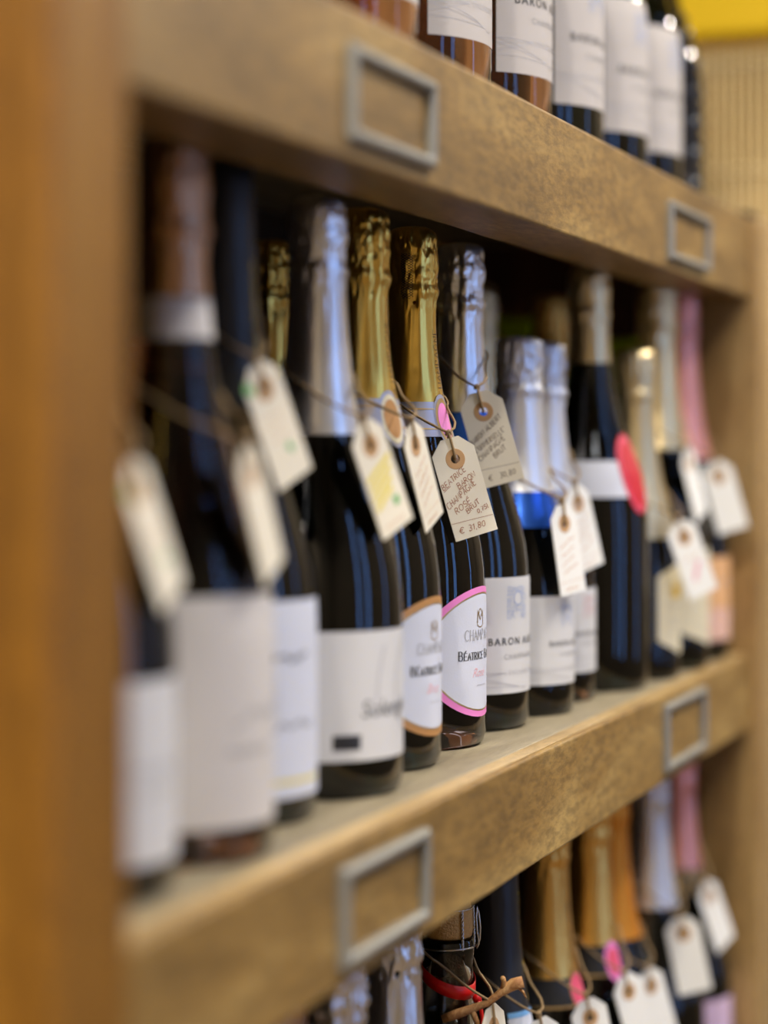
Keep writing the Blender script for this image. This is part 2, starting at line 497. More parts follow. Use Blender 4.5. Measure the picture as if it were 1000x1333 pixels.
class Bottle:
    def __init__(s, name, label, x, y, shelf, R=47, H=330, neck=1.0, glass='green_glass', group=None, yaw=0.0, profile=None, cat='bottle', seed=None):
        s.R, s.H, s.glass = R, H, glass
        s.x, s.y, s.z0 = x, y, SHELF[shelf]
        s.root = thing(name, label, cat, (x, y, s.z0), radians(yaw), group)
        s.yaw = radians(yaw)
        s.zs = H / 330.0
        k = R / 44.0
        base = profile or P750
        s.prof = []
        for z, r in base:
            t = min(1, max(0, (r - 15) / 29))
            s.prof.append((z * s.zs, r * (neck + (k - neck) * t)))
        s.neck = neck
        s.seed = seed if seed is not None else random.random() * 50
        s.cap = None
        punt = [(22 * s.zs, 0.5), (20 * s.zs, 8 * k), (12 * s.zs, 22 * k), (3, 34 * k), (0, 37 * k)]
        m = MB().lathe(punt + s.prof, 64)
        s.body = m.build('glass_body', MT[glass], s.root)

    def r(s, z):
        p = s.prof
        if z <= p[0][0]:
            return p[0][1]
        for (z0, r0), (z1, r1) in zip(p, p[1:]):
            if z <= z1:
                return r0 + (r1 - r0) * (z - z0) / (z1 - z0)
        return p[-1][1]

    def outer(s, z):
        if s.cap and z >= s.cap[0]:
            return s.r(z) + 0.9
        return s.r(z)

    def foil(s, material, z_from, z_hood=286, crinkle=1.0, seam=-60, rough_top=1.0, name='foil_capsule', plain=False):
        zs, H, nk = s.zs, s.H, s.neck
        z_from *= zs
        zh = z_hood * zs
        s.cap = (z_from, zh)
        prof = []
        n = 26
        for i in range(n + 1):
            z = z_from + (zh - 4 - z_from) * i / n
            prof.append((z, s.r(z) + 0.55))
        rn = 14.2 * nk
        if plain:
            prof += [(zh, rn + 1.0), (zh + 8, rn + .9), (H - 12, rn + .6), (H - 3, rn - .2), (H - 1, rn - 2), (H, rn * .5), (H, .3)]
        else:
            prof += [(zh - 1, rn + 1.5), (zh + 1.5, rn + 2.6), (zh + 4, rn + 2.7), (zh + 6.5, rn + 1.7), (zh + 9, rn + 1.3)]
            for i in range(1, 21):
                prof.append((zh + 9 + (H - 7 - zh - 9) * i / 20, rn + 1.3 + .7 * sin(pi * i / 20)))
            prof += [(H - 4, rn + .7), (H - 2, rn - 1.2), (H - .6, rn - 4.5), (H, rn - 9), (H + .2, .4)]
        sd, sa = s.seed, radians(seam)

        def disp(a, z, r):
            if r < 3:
                return 0
            ca, sn = cos(a), sin(a)
            d = 0
            da = (a - sa + pi) % (2 * pi) - pi
            fold = exp(-(da / .13) ** 2) - .45 * exp(-((da + .27) / .1) ** 2)
            if z > zh - 8 * zs:
                d += crinkle * (.9 * noise.noise((ca * 2.4 + sd, sn * 2.4, z * .17)) + .75 * noise.noise((ca * 5 + sd, sn * 5, z * .1 + 4)) + .6 * noise.noise((ca * 9, sn * 9 + sd, z * .3)) - .7 * abs(noise.noise((ca * 4 + sd, sn * 4, z * .2 + 9))) + .3)
                d += 1.1 * crinkle * fold + .4 * crinkle * exp(-((abs(da) - .22) / .07) ** 2) * sin(z * 2.4)
            else:
                w = min(1, max(0, (z - z_from) / 20))
                d += .5 * fold * crinkle * w
                d += .22 * crinkle * w * noise.noise((ca * 3 + sd, sn * 3, z * .012))
                t = max(0, 1 - (zh - 8 * zs - z) / 22)
                d += .7 * crinkle * t * noise.noise((ca * 5 + sd, sn * 5, 2.2))
            return d
        s.foil_disp = disp
        s.foil_prof = prof
        s.foil_obj = MB().lathe(prof, 160, disp, cap0=False).build(name, MT[material], s.root)
        return s.foil_obj

    def foil_r(s, a, z):
        p = s.foil_prof
        for (z0, r0), (z1, r1) in zip(p, p[1:]):
            if z0 <= z <= z1:
                r = r0 + (r1 - r0) * (z - z0) / (z1 - z0)
                return r + s.foil_disp(a % (2 * pi), z, r)
        return s.r(z)

    def band(s, z0, z1, material, name='neck_band', off=.75, parent=None, a=None):
        n = 4
        prof = [(z0 + (z1 - z0) * i / n, s.r(z0 + (z1 - z0) * i / n) + off) for i in range(n + 1)]
        return MB().lathe(prof, 64, cap0=False, cap1=False).build(name, MT[material], parent or s.root)

    def wrap(s, vf, z, off, name, material, parent, az=-90.0, vertical=False, on_foil=False):
        """Flat shapes (u to the right, v up, mm) laid on the bottle around direction az, v=0 at height z."""
        a0 = radians(az)
        out = []
        for u, v in vf[0]:
            if vertical:
                zz = z + u
                r = s.r(zz)
                a = a0 - v / r
            else:
                zz = z + v
                r = s.r(zz)
                a = a0 + u / max(r, 1)
            rr = (s.foil_r(a, zz) if on_foil else r) + off
            out.append((rr * cos(a), rr * sin(a), zz))
        return MB().add(out, vf[1]).build(name, MT[material], parent)

    def rect_label(s, z0, z1, half, material='paper', name='front_label', az=-90, off=.3, parent=None):
        nu, nv = 26, 18
        a0, a1 = radians(az - half), radians(az + half)
        v, f = [], []
        for j in range(nv + 1):
            z = z0 + (z1 - z0) * j / nv
            for i in range(nu + 1):
                a = a0 + (a1 - a0) * i / nu
                r = s.r(z) + off
                v.append((r * cos(a), r * sin(a), z))
        for j in range(nv):
            for i in range(nu):
                q = j * (nu + 1) + i
                f.append((q, q + 1, q + nu + 2, q + nu + 1))
        return MB().add(v, f).build(name, MT[material], parent or s.root)

    def round_label(s, zc, hw, hh, material, rho0=0.0, rho1=1.0, name='front_label', az=-90, off=.3, parent=None, shape=None):
        """Ellipse (or shaped) patch; rho0..rho1 picks a ring of it."""
        nr, na = 5, 48
        v, f = [], []
        for j in range(nr + 1):
            t = rho0 + (rho1 - rho0) * j / nr
            for i in range(na):
                th = 2 * pi * i / na
                k = shape(th) if shape else 1.0
                u, w = hw * t * k * cos(th), hh * t * k * sin(th)
                z = zc + w
                r = s.r(z) + off
                a = radians(az) + u / s.r(z)
                v.append((r * cos(a), r * sin(a), z))
        for j in range(nr):
            for i in range(na):
                k = (i + 1) % na
                f.append((j * na + i, (j + 1) * na + i, (j + 1) * na + k, j * na + k))
        return MB().add(v, f).build(name, MT[material], parent or s.root)


def merge(*parts):
    v, f = [], []
    for (pv, pf), dx, dy in parts:
        o = len(v)
        v += [(x + dx, y + dy) for x, y in pv]
        f += [tuple(i + o for i in t) for t in pf]
    return v, f


def emblem(w):
    """Square ornamental initial of small curls, with a round hole above and an arch below."""
    out = ([], [])
    n = 9
    c = w / n
    rnd = random.Random(4)
    for i in range(n):
        for j in range(n):
            x, y = (i + .5) * c - w / 2, (j + .5) * c - w / 2
            if (x - .02 * w) ** 2 + (y - .13 * w) ** 2 < (.19 * w) ** 2:
                continue
            if abs(x - .03 * w) < .15 * w and y < -.24 * w:
                continue
            if x > .36 * w and (abs(y - .42 * w) < .1 * w or abs(y + .03 * w) < .06 * w):
                continue
            a = rnd.uniform(0, 360)
            ribbon(arc(x, y, c * .42, c * .42, a, a + 220, 6), c * .13, out)
            ribbon(arc(x, y, c * .13, c * .13, a, a + 240, 5), c * .1, out)
    ribbon(arc(.02 * w, .13 * w, .21 * w, .21 * w, 0, 360, 16), w * .03, out)
    return out


def baron_label(b, z0, z1, half, az, k=1.0, tint='blueprint', paper='paper', pos=(.60, .80, .14)):
    """White label: ornamental initial, BARON ALBERT, CHAMPAGNE, fine lines and L'ENCHANTERESSE."""
    lab = b.rect_label(z0, z1, half, paper, az=az)
    h = z1 - z0
    zt, ze, zl = z0 + h * pos[0] - 14 * k, z0 + h * pos[1], z0 + h * pos[2]
    b.wrap(emblem(22 * k), ze - 1.5 * k, .42, 'printed_emblem', tint, lab, az=az - 5)
    v, f = font2d('BARON ALBERT', 7.0 * k, 1.28)
    b.wrap((v, f), zt, .48, 'printed_name', 'black', lab, az=az)
    v, f = font2d('BARON ALBERT', 7.0 * k, 1.28)
    b.wrap((([(x + .22 * k, y) for x, y in v]), f), zt, .47, 'printed_name', 'black', lab, az=az)
    b.wrap(font2d('CHAMPAGNE', 5.0 * k, 1.25), zt - 9.5 * k, .45, 'printed_words', 'grey', lab, az=az)
    out = ([], [])
    wdt = b.R * radians(half)
    for (xa, ya, xb, yb) in ((-wdt, 1, -16 * k, 3.0), (-wdt, 4, -16 * k, 3.0), (-wdt, -3, -16 * k, 3.0), (-wdt, 1, -2 * k, -7), (-wdt, -5, -2 * k, -7), (-wdt, 4, -2 * k, -7)):
        ribbon([(xa + (xb - xa) * i / 8, (ya + (yb - ya) * i / 8) * k) for i in range(9)], .28 * k, out)
    b.wrap(out, zl, .45, 'printed_lines', 'palegrey', lab, az=az)
    b.wrap(merge((font2d("L'ENCHANTERESSE", 4.2 * k, 1.25), 4 * k, 1.5 * k), (font2d('BRUT', 2.6 * k, 1.3), 4 * k, -8.5 * k)), zl, .45, 'printed_words', 'palegrey', lab, az=az)
    return lab


def beatrice_label(b, border, zc=60, hh=41, hw=52, az=-92):
    """Oval label with coloured rim and gold line, serif lettering and a gold monogram."""
    lab = b.round_label(zc, hw, hh, 'lilacpaper', 0, .895, az=az)
    b.round_label(zc, hw, hh, border, .905, 1.0, 'label_rim', az=az, parent=lab)
    b.round_label(zc, hw, hh, 'goldprint', .885, .908, 'gold_line', az=az, off=.42, parent=lab)
    out = ([], [])
    pen_text('CHAMPAGNE', 6.6, .5, -20, 7.5, out, serif=True, gap=.2, length=42)
    b.wrap(out, zc, .45, 'printed_words', 'grey', lab, az=az)
    out = ([], [])
    pen_text('BÉATRICE BARON', 5.6, .72, -25, -4.5, out, serif=True, gap=.22, length=58, small=(0, 9))
    b.wrap(out, zc, .48, 'printed_name', 'black', lab, az=az)
    b.wrap(merge((font2d('Rosé' if border == 'pink' else 'Brut', 8, 1.0, .5), -5, -15.5)), zc, .45, 'printed_words', 'pinkprint', lab, az=az)
    out = ([], [])
    scribble(-8, 6, -21, .5, .35, out, 3)
    b.wrap(out, zc, .45, 'fine_print', 'palegrey', lab, az=az)
    out = ([], [])
    ribbon([(-7, 20), (-6.5, 28), (-3, 22), (.5, 28), (1, 20)], .9, out)
    ribbon(arc(-3, 20.5, 4.5, 3, 200, 350, 8), .6, out)
    ribbon(arc(-3, 26, 2, 3, 20, 200, 8), .5, out)
    b.wrap(out, zc - 2, .48, 'printed_monogram', 'goldprint', lab, az=az)
    # band under the foil with gold lines and an oval medal
    nb = b.band(195, 217, 'silverband', 'neck_band', .95)
    b.band(212, 212.9, 'goldprint', 'gold_line', 1.15, nb)
    b.band(199.5, 200.4, 'goldprint', 'gold_line', 1.15, nb)
    mz = -101 if border == 'pink' else -112
    md = b.round_label(205, 9.0, 17, 'silverband', name='neck_medal', az=mz, off=1.15)
    b.round_label(205, 8.0, 14.5, 'cream' if border != 'pink' else 'goldprint', .8, 1, 'medal_rim', az=mz, off=1.3, parent=md)
    b.round_label(205, 6.2, 11.4, border, name='medal_face', az=mz, off=1.3, parent=md)


def foil_word(b, az, z0, h=5.2, mt='inkgrey'):
    out = ([], [])
    pen_text('CHAMPAGNE', h, .42, 0, 0, out, serif=True, gap=.3, wide=.9)
    b.wrap(out, z0, .35, 'embossed_word', mt, b.foil_obj, az=az, vertical=True, on_foil=True)


def foil_lattice(b, az, z0, z1, w=7):
    out = ([], [])
    n = int((z1 - z0) / 1.6)
    for i in range(n):
        y = i * 1.6
        for k in range(3):
            x = -w / 2 + k * w / 3
            ribbon([(x, y), (x + w / 3, y + 1.6)], .3, out)
            ribbon([(x + w / 3, y), (x, y + 1.6)], .3, out)
    b.wrap(out, z0, .2, 'lattice_print', 'black', b.foil_obj, az=az, on_foil=True)


# ------------------------------------------------------------------ the room
X0, X1, Y0, Y1, ZR = -1500, 4600, -2100, 770, 3400
struct(MB().box(X0, X1, Y0, Y1, -60, 0).build('floor', MT['floor']))
struct(MB().box(X0, X1, Y0, Y1, ZR, ZR + 60).build('ceiling', MT['ceil']))
struct(MB().box(X0, X1, Y1, Y1 + 80, 0, ZR).build('wall_back', MT['wall']))
struct(MB().box(X0 - 80, X0, Y0, Y1, 0, ZR).build('wall_left', MT['wall']))
struct(MB().box(X1, X1 + 80, Y0, Y1, 0, ZR).build('wall_right', MT['wall']))
WIN = [(480, 780), (1120, 1450), (2900, 3200)]
WZ0, WZ1 = 500, 3200
wf = MB()
xs = X0
for a, b_ in WIN:
    wf.box(xs, a, Y0 - 80, Y0, 0, ZR)
    wf.box(a, b_, Y0 - 80, Y0, 0, WZ0)
    wf.box(a, b_, Y0 - 80, Y0, WZ1, ZR)
    xs = b_
wf.box(xs, X1, Y0 - 80, Y0, 0, ZR)
struct(wf.build('wall_front', MT['wall']))
for i, (a, b_) in enumerate(WIN):
    fr = MB()
    for x0, x1, z0, z1 in ((a, a + 45, WZ0, WZ1), (b_ - 45, b_, WZ0, WZ1), (a, b_, WZ0, WZ0 + 45), (a, b_, WZ1 - 45, WZ1)):
        fr.box(x0, x1, Y0 - 60, Y0 + 15, z0, z1)
    w = struct(fr.build('window_%d' % (i + 1), MT['post']))
    MB().box(a + 40, b_ - 40, Y0 - 30, Y0 - 26, WZ0 + 40, WZ1 - 40).build('window_pane', MT['pane'], w)

# ceiling lamps, the first two added as fill
ORDINAL = ['first', 'second', 'third', 'fourth', 'fifth', 'sixth', 'seventh', 'eighth']
for i, (lx, ly, watts) in enumerate(LAMPS):
    t = thing('ceiling_spotlight', 'unseen black round ceiling spotlight, %s along the aisle from the left wall' % ORDINAL[i], 'lamp', (lx, ly, ZR - 550), 0, 'ceiling spotlights over the aisle')
    MB().lathe([(542, 45), (550, 45)], 32).build('ceiling_plate', MT['steel'], t)
    MB().lathe([(-90, 8), (542, 8)], 16).build('stem', MT['steel'], t)
    MB().lathe([(-185, 62), (-185, 68), (-95, 68), (-88, 60)], 32, cap0=False).build('lamp_housing', MT['steel'], t)
    MB().lathe([(-179, 61.5), (-176, 61.5)], 32).build('lamp_face', MT['bulb'], t)
    ld = bpy.data.lights.new('spotlight_beam', 'AREA')
    ld.shape = 'DISK'
    ld.size = 0.12
    ld.energy = watts
    ld.color = (1.0, 0.90, 0.77)
    lo = bpy.data.objects.new('spotlight_beam', ld)
    COL.objects.link(lo)
    lo.parent = t
    lo.location = (0, 0, -0.188)

for i, (px_, py_) in enumerate(PANELS):
    t = thing('ceiling_light_panel', 'square luminous ceiling panel, %s along the aisle from the left wall' % ORDINAL[i], 'lamp', (px_, py_, ZR), 0, 'luminous ceiling panels')
    MB().box(-300, 300, -300, -280, -40, 0).box(-300, 300, 280, 300, -40, 0).box(-300, -280, -280, 280, -40, 0).box(280, 300, -280, 280, -40, 0).build('panel_frame', MT['ceil'], t)
    ld = bpy.data.lights.new('panel_light', 'AREA')
    ld.shape = 'SQUARE'
    ld.size = 0.55
    ld.energy = PANEL_W
    ld.color = (0.93, 0.96, 1.0)
    lo = bpy.data.objects.new('panel_light', ld)
    COL.objects.link(lo)
    lo.parent = t
    lo.location = (0, 0, -0.03)

# ------------------------------------------------------------------ the shelf unit
YF, YB, XL, XR = 373, 715, 703, 1940
unit = thing('shelving_unit', 'brown wooden wall shelving unit holding rows of sparkling wine bottles', 'shelf', (XL, YF, 0))


def U(mb, name, m, bevel=0, parent=None):
    mb.v = [(x - XL, y - YF, z) for x, y, z in mb.v] if parent is None else mb.v
    return mb.build(name, m, parent or unit, bevel)


TOP = SHELF['top']
U(MB().box(XL - 58, XL, YF - 10, YF + 50, 0, TOP), 'post', MT['post'], 5)
U(MB().box(XR, XR + 62, YF - 10, YF + 50, 0, TOP), 'post', MT['lit_post'], 5)
U(MB().box(XL - 58, XL, YB - 45, YB, 0, TOP), 'post', MT['post'], 4)
U(MB().box(XR, XR + 62, YB - 45, YB, 0, TOP), 'post', MT['post'], 4)
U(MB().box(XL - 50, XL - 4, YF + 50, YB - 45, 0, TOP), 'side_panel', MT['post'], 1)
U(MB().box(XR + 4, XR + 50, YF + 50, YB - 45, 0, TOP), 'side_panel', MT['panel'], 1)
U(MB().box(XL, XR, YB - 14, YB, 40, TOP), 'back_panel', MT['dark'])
U(MB().box(XR + 6, XR + 40, YF - 2, YF + 30, TOP, TOP + 7), 'post_cap', MT['steel'], 2)


def holder(parent, x0, x1, z0, z1):
    """Cast label holder: four mitred, ridged sides round an empty window, with a thin lip behind."""
    w = 6.0
    v, f = [], []
    ring = lambda d, y: [(x0 + d, y, z0 + d), (x1 - d, y, z0 + d), (x1 - d, y, z1 - d), (x0 + d, y, z1 - d)]
    for d, y in ((0, -.1), (0, -3.2), (1.6, -5.2), (w - 1.6, -5.2), (w, -3.4), (w, -.1)):
        v += ring(d, y)
    for j in range(5):
        for i in range(4):
            k = (i + 1) % 4
            f.append((j * 4 + i, j * 4 + k, (j + 1) * 4 + k, (j + 1) * 4 + i))
    o = MB().add(v, f, False).build('label_holder', MT['pewter'], parent, .5)
    return o


def beam(key, z_top, h, holders, seed):
    z0 = z_top - h
    prof = [(0, z0), (0, z_top), (5, z_top), (5, z_top - 4), (16, z_top - 4), (16, z_top - 17), (54, z_top - 17), (54, z0)]
    q = len(prof)
    n = 24
    v, f = [], []
    for i in range(n + 1):
        x = (XR - XL) * i / n
        v += [(x, y + .2 * noise.noise((x * .01, y, seed)), z + (.5 if z == z0 else .1) * noise.noise((x * .012 + seed, z, 3))) for y, z in prof]
    for i in range(n):
        for j in range(q):
            k = (j + 1) % q
            f.append((i * q + j, (i + 1) * q + j, (i + 1) * q + k, i * q + k))
    f.append(tuple(range(q)))
    f.append(tuple(n * q + j for j in reversed(range(q))))
    b = MB().add(v, f, False).build('front_beam', MT['beam'], unit, 2.3)
    for x0, x1, a, c in holders:
        holder(b, x0 - XL, x1 - XL, a, c)
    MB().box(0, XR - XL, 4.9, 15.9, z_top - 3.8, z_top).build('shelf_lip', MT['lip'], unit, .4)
    bd = MB().box(0, XR - XL, 16.4, YB - YF - 14, z_top - 16.5, z_top).build('shelf_board', MT['board'], unit, .8)
    return b


beam('top', SHELF['top'], 73, [(941, 1061, ZC + 147, ZC + 193), (1609, 1752, ZC + 146, ZC + 191)], 1.0)
beam('mid', SHELF['mid'], 67, [(931, 1051, ZC - 244.8, ZC - 197), (1596, 1736, ZC - 246, ZC - 194.5)], 2.0)
beam('low', SHELF['low'], 67, [(931, 1051, SHELF['low'] - 58, SHELF['low'] - 10), (1596, 1736, SHELF['low'] - 58, SHELF['low'] - 10)], 3.0)
beam('base', SHELF['base'], 67, [], 4.0)

# ------------------------------------------------------------------ bottles on the middle shelf
GM, GB, GT, GL = 'bottles on the middle shelf', 'bottles in the back row of the middle shelf', 'large bottles on the top shelf', 'bottles on the lower shelf'
BT = {}


def scrawl_label(b, lab, z, rows, az, mt='grey', name='printed_script'):
    out = ([], [])
    for i, (x0, x1, dz, amp, w) in enumerate(rows):
        scribble(x0, x1, dz, amp, w, out, seed=i + int(z))
    b.wrap(out, z, .5, name, mt, lab, az=az)


b = BT['b0'] = Bottle('sparkling_wine_bottle', 'nearest dark bottle with white label, half hidden behind the left post', 800, 445, 'mid', group=GM)
b.foil('gold', 205)
lab = b.rect_label(16, 92, 68, 'paper')
scrawl_label(b, lab, 55, [(-30, 20, 0, 3, .8), (-20, 10, -9, 1.2, .5)], -90)

b = BT['rose1'] = Bottle('sparkling_wine_bottle', 'brown rosé bottle with copper foil and white neck band beside the left post', 897, 442, 'mid', H=332, glass='brown_glass', group=GM)
b.foil('copper', 256, 284, .8)
b.band(238, 257, 'warmpaper')
lab = b.rect_label(17, 121, 66, 'warmpaper')
scrawl_label(b, lab, 66, [(-24, 16, 0, 5, .9), (-26, 4, -15, 1.6, 1.0)], -90)

b = BT['b2'] = Bottle('sparkling_wine_bottle', 'dark bottle with a plain black capsule behind the copper-topped rosé bottle', 993, 460, 'mid', H=334, group=GM)
b.foil('blackfoil', 205, 286, .5, plain=True)
out = ([], [])
for i in range(26):
    ribbon([(-2 + (i % 3), i * 2.2), (1.2 - (i % 2), i * 2.2 + 1.8)], 1.4, out)
b.wrap(out, 226, .3, 'gold_print', 'goldyellow', b.foil_obj, az=-92, on_foil=True)
lab = b.rect_label(14, 112, 68, 'lilacpaper')
scrawl_label(b, lab, 84, [(-30, -4, 0, 2.2, 1.3), (-30, 2, -34, 3, .8)], -90, 'black')
out = ([], [])
ribbon([(-46 + i * 5, -2 + .5 * (i % 2)) for i in range(12)], 2.2, out)
b.wrap(out, 24, .5, 'yellow_rule', 'yellowprint', lab)

b = BT['S'] = Bottle('sparkling_wine_bottle', 'dark green bottle with smooth silver foil and a plain white square label', 1091, 449, 'mid', H=327, group=GM)
b.foil('silver', 197, 284, .8, seam=-20)
lab = b.rect_label(21, 90, 72, 'paper')
b.wrap(font2d('Solengh', 13, .98, .15), 44, .5, 'printed_name', 'darkgrey', lab, az=-104)
out = ([], [])
ribbon([(-9 + t * t * 6, 9 + t * 30) for t in [i / 10 for i in range(11)]], 1.8, out)
ribbon(arc(28, 16, 20, 26, 110, 290, 22), 1.6, out)
b.wrap(out, 43, .42, 'printed_swash', 'palegrey', lab, az=-104)
out = ([], [])
ribbon([(-26 - 20, 0), (-10 - 20, 0)], 8, out)
b.wrap(out, 31, .45, 'printed_block', 'black', lab, az=-92)

b = BT['BG'] = Bottle('champagne_bottle', 'champagne bottle with gold foil and a tan-rimmed oval white label', 1188, 460, 'mid', H=331, group=GM, seed=11, profile=PBEA)
b.foil('gold', 216, 285, .9, seam=-120)
beatrice_label(b, 'tanborder')
foil_word(b, -82, 222)

b = BT['PG'] = Bottle('champagne_bottle', 'rosé champagne bottle with gold foil and a pink-rimmed oval white label', 1284, 463, 'mid', H=329, glass='brown_glass', group=GM, seed=23, profile=PBEA)
b.foil('gold', 216, 285, .9, seam=-142)
beatrice_label(b, 'pink')
foil_word(b, -84, 221)
foil_lattice(b, -172, 282, 312)

b = BT['BA'] = Bottle('champagne_bottle', 'full-size champagne bottle with silver foil, blue band and white initial label', 1380, 463, 'mid', H=327, group=GM, seed=31)
b.foil('silver', 211, 285, 1.1, seam=-150)
b.band(190, 212, 'blueband', off=.7)
baron_label(b, 25, 102, 66, -102)

b = BT['HB1'] = Bottle('champagne_bottle', 'half bottle with silver foil, blue band and white label with blue initial', 1467, 448, 'mid', R=39.5, H=268, neck=1.02, group=GM)
b.foil('satin', 190, 278, 1.0)
b.band(132, 157, 'blueband', off=.7)
baron_label(b, 22, 84, 58, -98, .74)

b = BT['HB2'] = Bottle('champagne_bottle', 'rosé half bottle with silver foil and white label with pink initial', 1549, 454, 'mid', R=39.5, H=268, neck=1.02, glass='rose_glass', group=GM)
b.foil('satin', 190, 278, 1.0)
b.band(132, 157, 'silverband', off=.7)
baron_label(b, 22, 84, 58, -98, .74, 'pinkprint')

PBIG = [(0, 40), (2.5, 42.6), (8, 44), (40, 44), (70, 44), (110, 44), (130, 43.6), (150, 41.8), (168, 38.2), (184, 33), (200, 27.6), (216, 23), (232, 19.6), (250, 17.2), (268, 15.8), (284, 15)]
b = BT['big'] = Bottle('sparkling_wine_bottle', 'broad black bottle with short pale gold foil, white shoulder band and red oval', 1637, 442, 'mid', H=331, glass='green_glass', group=GM, profile=PBIG)
b.foil('palegold', 254, 290, .8)
nb = b.band(150, 178, 'lilacpaper', 'shoulder_band', .6)
md = b.round_label(168, 17, 31, 'red', name='red_oval_seal', az=-104, off=.9)
b.round_label(168, 17, 31, 'rosepink', .84, .93, 'seal_line', az=-104, off=1.05, parent=md)

b = BT['hg'] = Bottle('sparkling_wine_bottle', 'half bottle with long pale gold foil and a cream shield label with yellow crest', 1722, 426, 'mid', R=37, H=270, neck=1.0, group=GM)
b.foil('palegold', 140, 278, 1.1)
shield = lambda th: 1.0 / max(abs(cos(th)), abs(sin(th)) * .86 + abs(cos(th)) * .3)
lab = b.round_label(58, 30, 33, 'cream', shape=shield)
out = ([], [])
ribbon([(-14, 12), (-12, 22), (-7, 14), (-2, 24), (3, 14), (8, 22), (10, 12), (-14, 12)], 3.4, out)
b.wrap(out, 56, .5, 'printed_crest', 'goldyellow', lab)
scrawl_label(b, lab, 56, [(-22, 16, 4, 1.4, .7), (-20, 14, -6, .8, .4), (-20, 14, -12, .8, .4)], -90)

b = BT['tg'] = Bottle('sparkling_wine_bottle', 'full-size dark bottle with pale gold foil and a cream label, next to the pink-foiled one', 1804, 427, 'mid', R=44.5, H=332, group=GM)
b.foil('palegold', 186, 286, 1.1)
lab = b.round_label(62, 40, 36, 'cream', shape=shield)
scrawl_label(b, lab, 66, [(-22, 16, 4, 2.2, .8), (-20, 14, -8, 1, .4)], -90)

b = BT['pk'] = Bottle('sparkling_wine_bottle', 'dark bottle with rose pink foil at the far right end of the middle shelf', 1893, 427, 'mid', R=44, H=334, group=GM)
b.foil('pinkfoil', 176, 286, .8)
lab = b.rect_label(46, 92, 62, 'peach')
b.rect_label(18, 47, 62, 'blush', 'lower_label')
scrawl_label(b, lab, 70, [(-24, 18, 0, 2, .8)], -90)

# back row
b = BT['r1'] = Bottle('champagne_bottle', 'gold-foiled bottle standing in the back row behind the silver-topped bottle', 1385, 606, 'mid', H=335, group=GB, seed=3)
b.foil('gold', 200, 285, 1.25, seam=-160)
foil_lattice(b, -176, 282, 312)
b = BT['r2'] = Bottle('champagne_bottle', 'pale gold bottle in the back row peeping past the tall silver foil', 1701, 556, 'mid', H=325, group=GB)
b.foil('palegold', 195, 284, 1.0)
b = BT['r3'] = Bottle('champagne_bottle', 'gold bottle in the back row between half bottles and broad black bottle', 1790, 517, 'mid', R=42, H=321, group=GB)
b.foil('deepgold', 175, 284, 1.0)
b = BT['r4'] = Bottle('sparkling_wine_bottle', 'short bottle with red-brown capsule in the back row', 1886, 551, 'mid', R=36, H=290, group=GB)
b.foil('copper', 150, 286, .6)

for lb, y0, y1, h in (('lime green slim carton at the back, behind the two silver half bottles', 577, 634, 311), ('lime green slim carton against the right side panel, behind the broad black bottle', 477, 511, 289)):
    t = thing('gift_carton', lb, 'box', (XR - 5, (y0 + y1) / 2, SHELF['mid']))
    w = (y1 - y0) / 2
    MB().box(-6, 6, -w, w, 0, h - 42).build('carton_body', MT['lime'], t, 1.5)
    MB().box(-6.6, 6.6, -w - .6, w + .6, h - 41.5, h).build('carton_lid', MT['lime'], t, 1.5)

# ------------------------------------------------------------------ magnums on the top shelf
TOPS = [('T0', 1113, 'rose_glass', 'first large rosé bottle from the left on the top shelf, cut by the picture edge'),
        ('T1', 1250, 'rose_glass', 'second large rosé bottle on the top shelf, above the left label holder'),
        ('T2', 1385, 'rose_glass', 'third large bottle on the top shelf, rosé with sharp black lettering'),
        ('T3', 1522, 'green_glass', 'first of three large dark bottles on the top shelf, nearest the rosé ones'),
        ('T4', 1662, 'green_glass', 'middle one of three large dark bottles on the top shelf'),
        ('T5', 1783, 'green_glass', 'third large dark bottle on the top shelf, next to the studded one')]
for k, x, g, lb in TOPS:
    b = BT[k] = Bottle('champagne_magnum', lb, x, 462, 'top', R=60, H=385, neck=1.15, glass=g, group=GT)
    b.foil('silver' if g == 'green_glass' else 'pinkfoil', 200)
    baron_label(b, 37, 143, 49, -92, 1.25, 'pinkprint' if g == 'rose_glass' else 'blueprint', 'dimpaper', pos=(.60, .80, .17))
b = BT['T6'] = Bottle('studded_bottle', 'black bottle covered in glittering studs at the right end of the top shelf', 1888, 452, 'top', R=46, H=330, glass='black_glass')
b.foil('blackfoil', 200)
st = MB()
for j in range(13):
    z = 12 + j * 13.5
    r = b.r(z)
    for i in range(22):
        a = 2 * pi * (i + .5 * (j % 2)) / 22
        c = Vector((cos(a), sin(a), 0))
        tt = Vector((-sin(a), cos(a), 0))
        p = c * (r - .4) + Vector((0, 0, z))
        q = 5.2
        ring = [p + tt * q * cos(k * pi / 3) + Vector((0, 0, q * sin(k * pi / 3))) for k in range(6)]
        ring2 = [p + c * 2.4 + tt * q * .5 * cos(k * pi / 3) + Vector((0, 0, q * .5 * sin(k * pi / 3))) for k in range(6)]
        st.add(ring + ring2, [(k, (k + 1) % 6, 6 + (k + 1) % 6, 6 + k) for k in range(6)] + [(6, 7, 8, 9, 10, 11)], False)
o = st.build('studs', MT['studs'], b.root)
o['kind'] = 'stuff'

# ------------------------------------------------------------------ bottles on the lower shelf
def low(k, lb, x, y, foil_m, z_from=200, crinkle=1.0, glass='green_glass', H=330, seam=-60, **kw):
    b = BT[k] = Bottle('sparkling_wine_bottle', lb, x, y, 'low', H=H, glass=glass, group=GL)
    if foil_m:
        b.foil(foil_m, z_from, 285, crinkle, seam=seam, **kw)
    return b


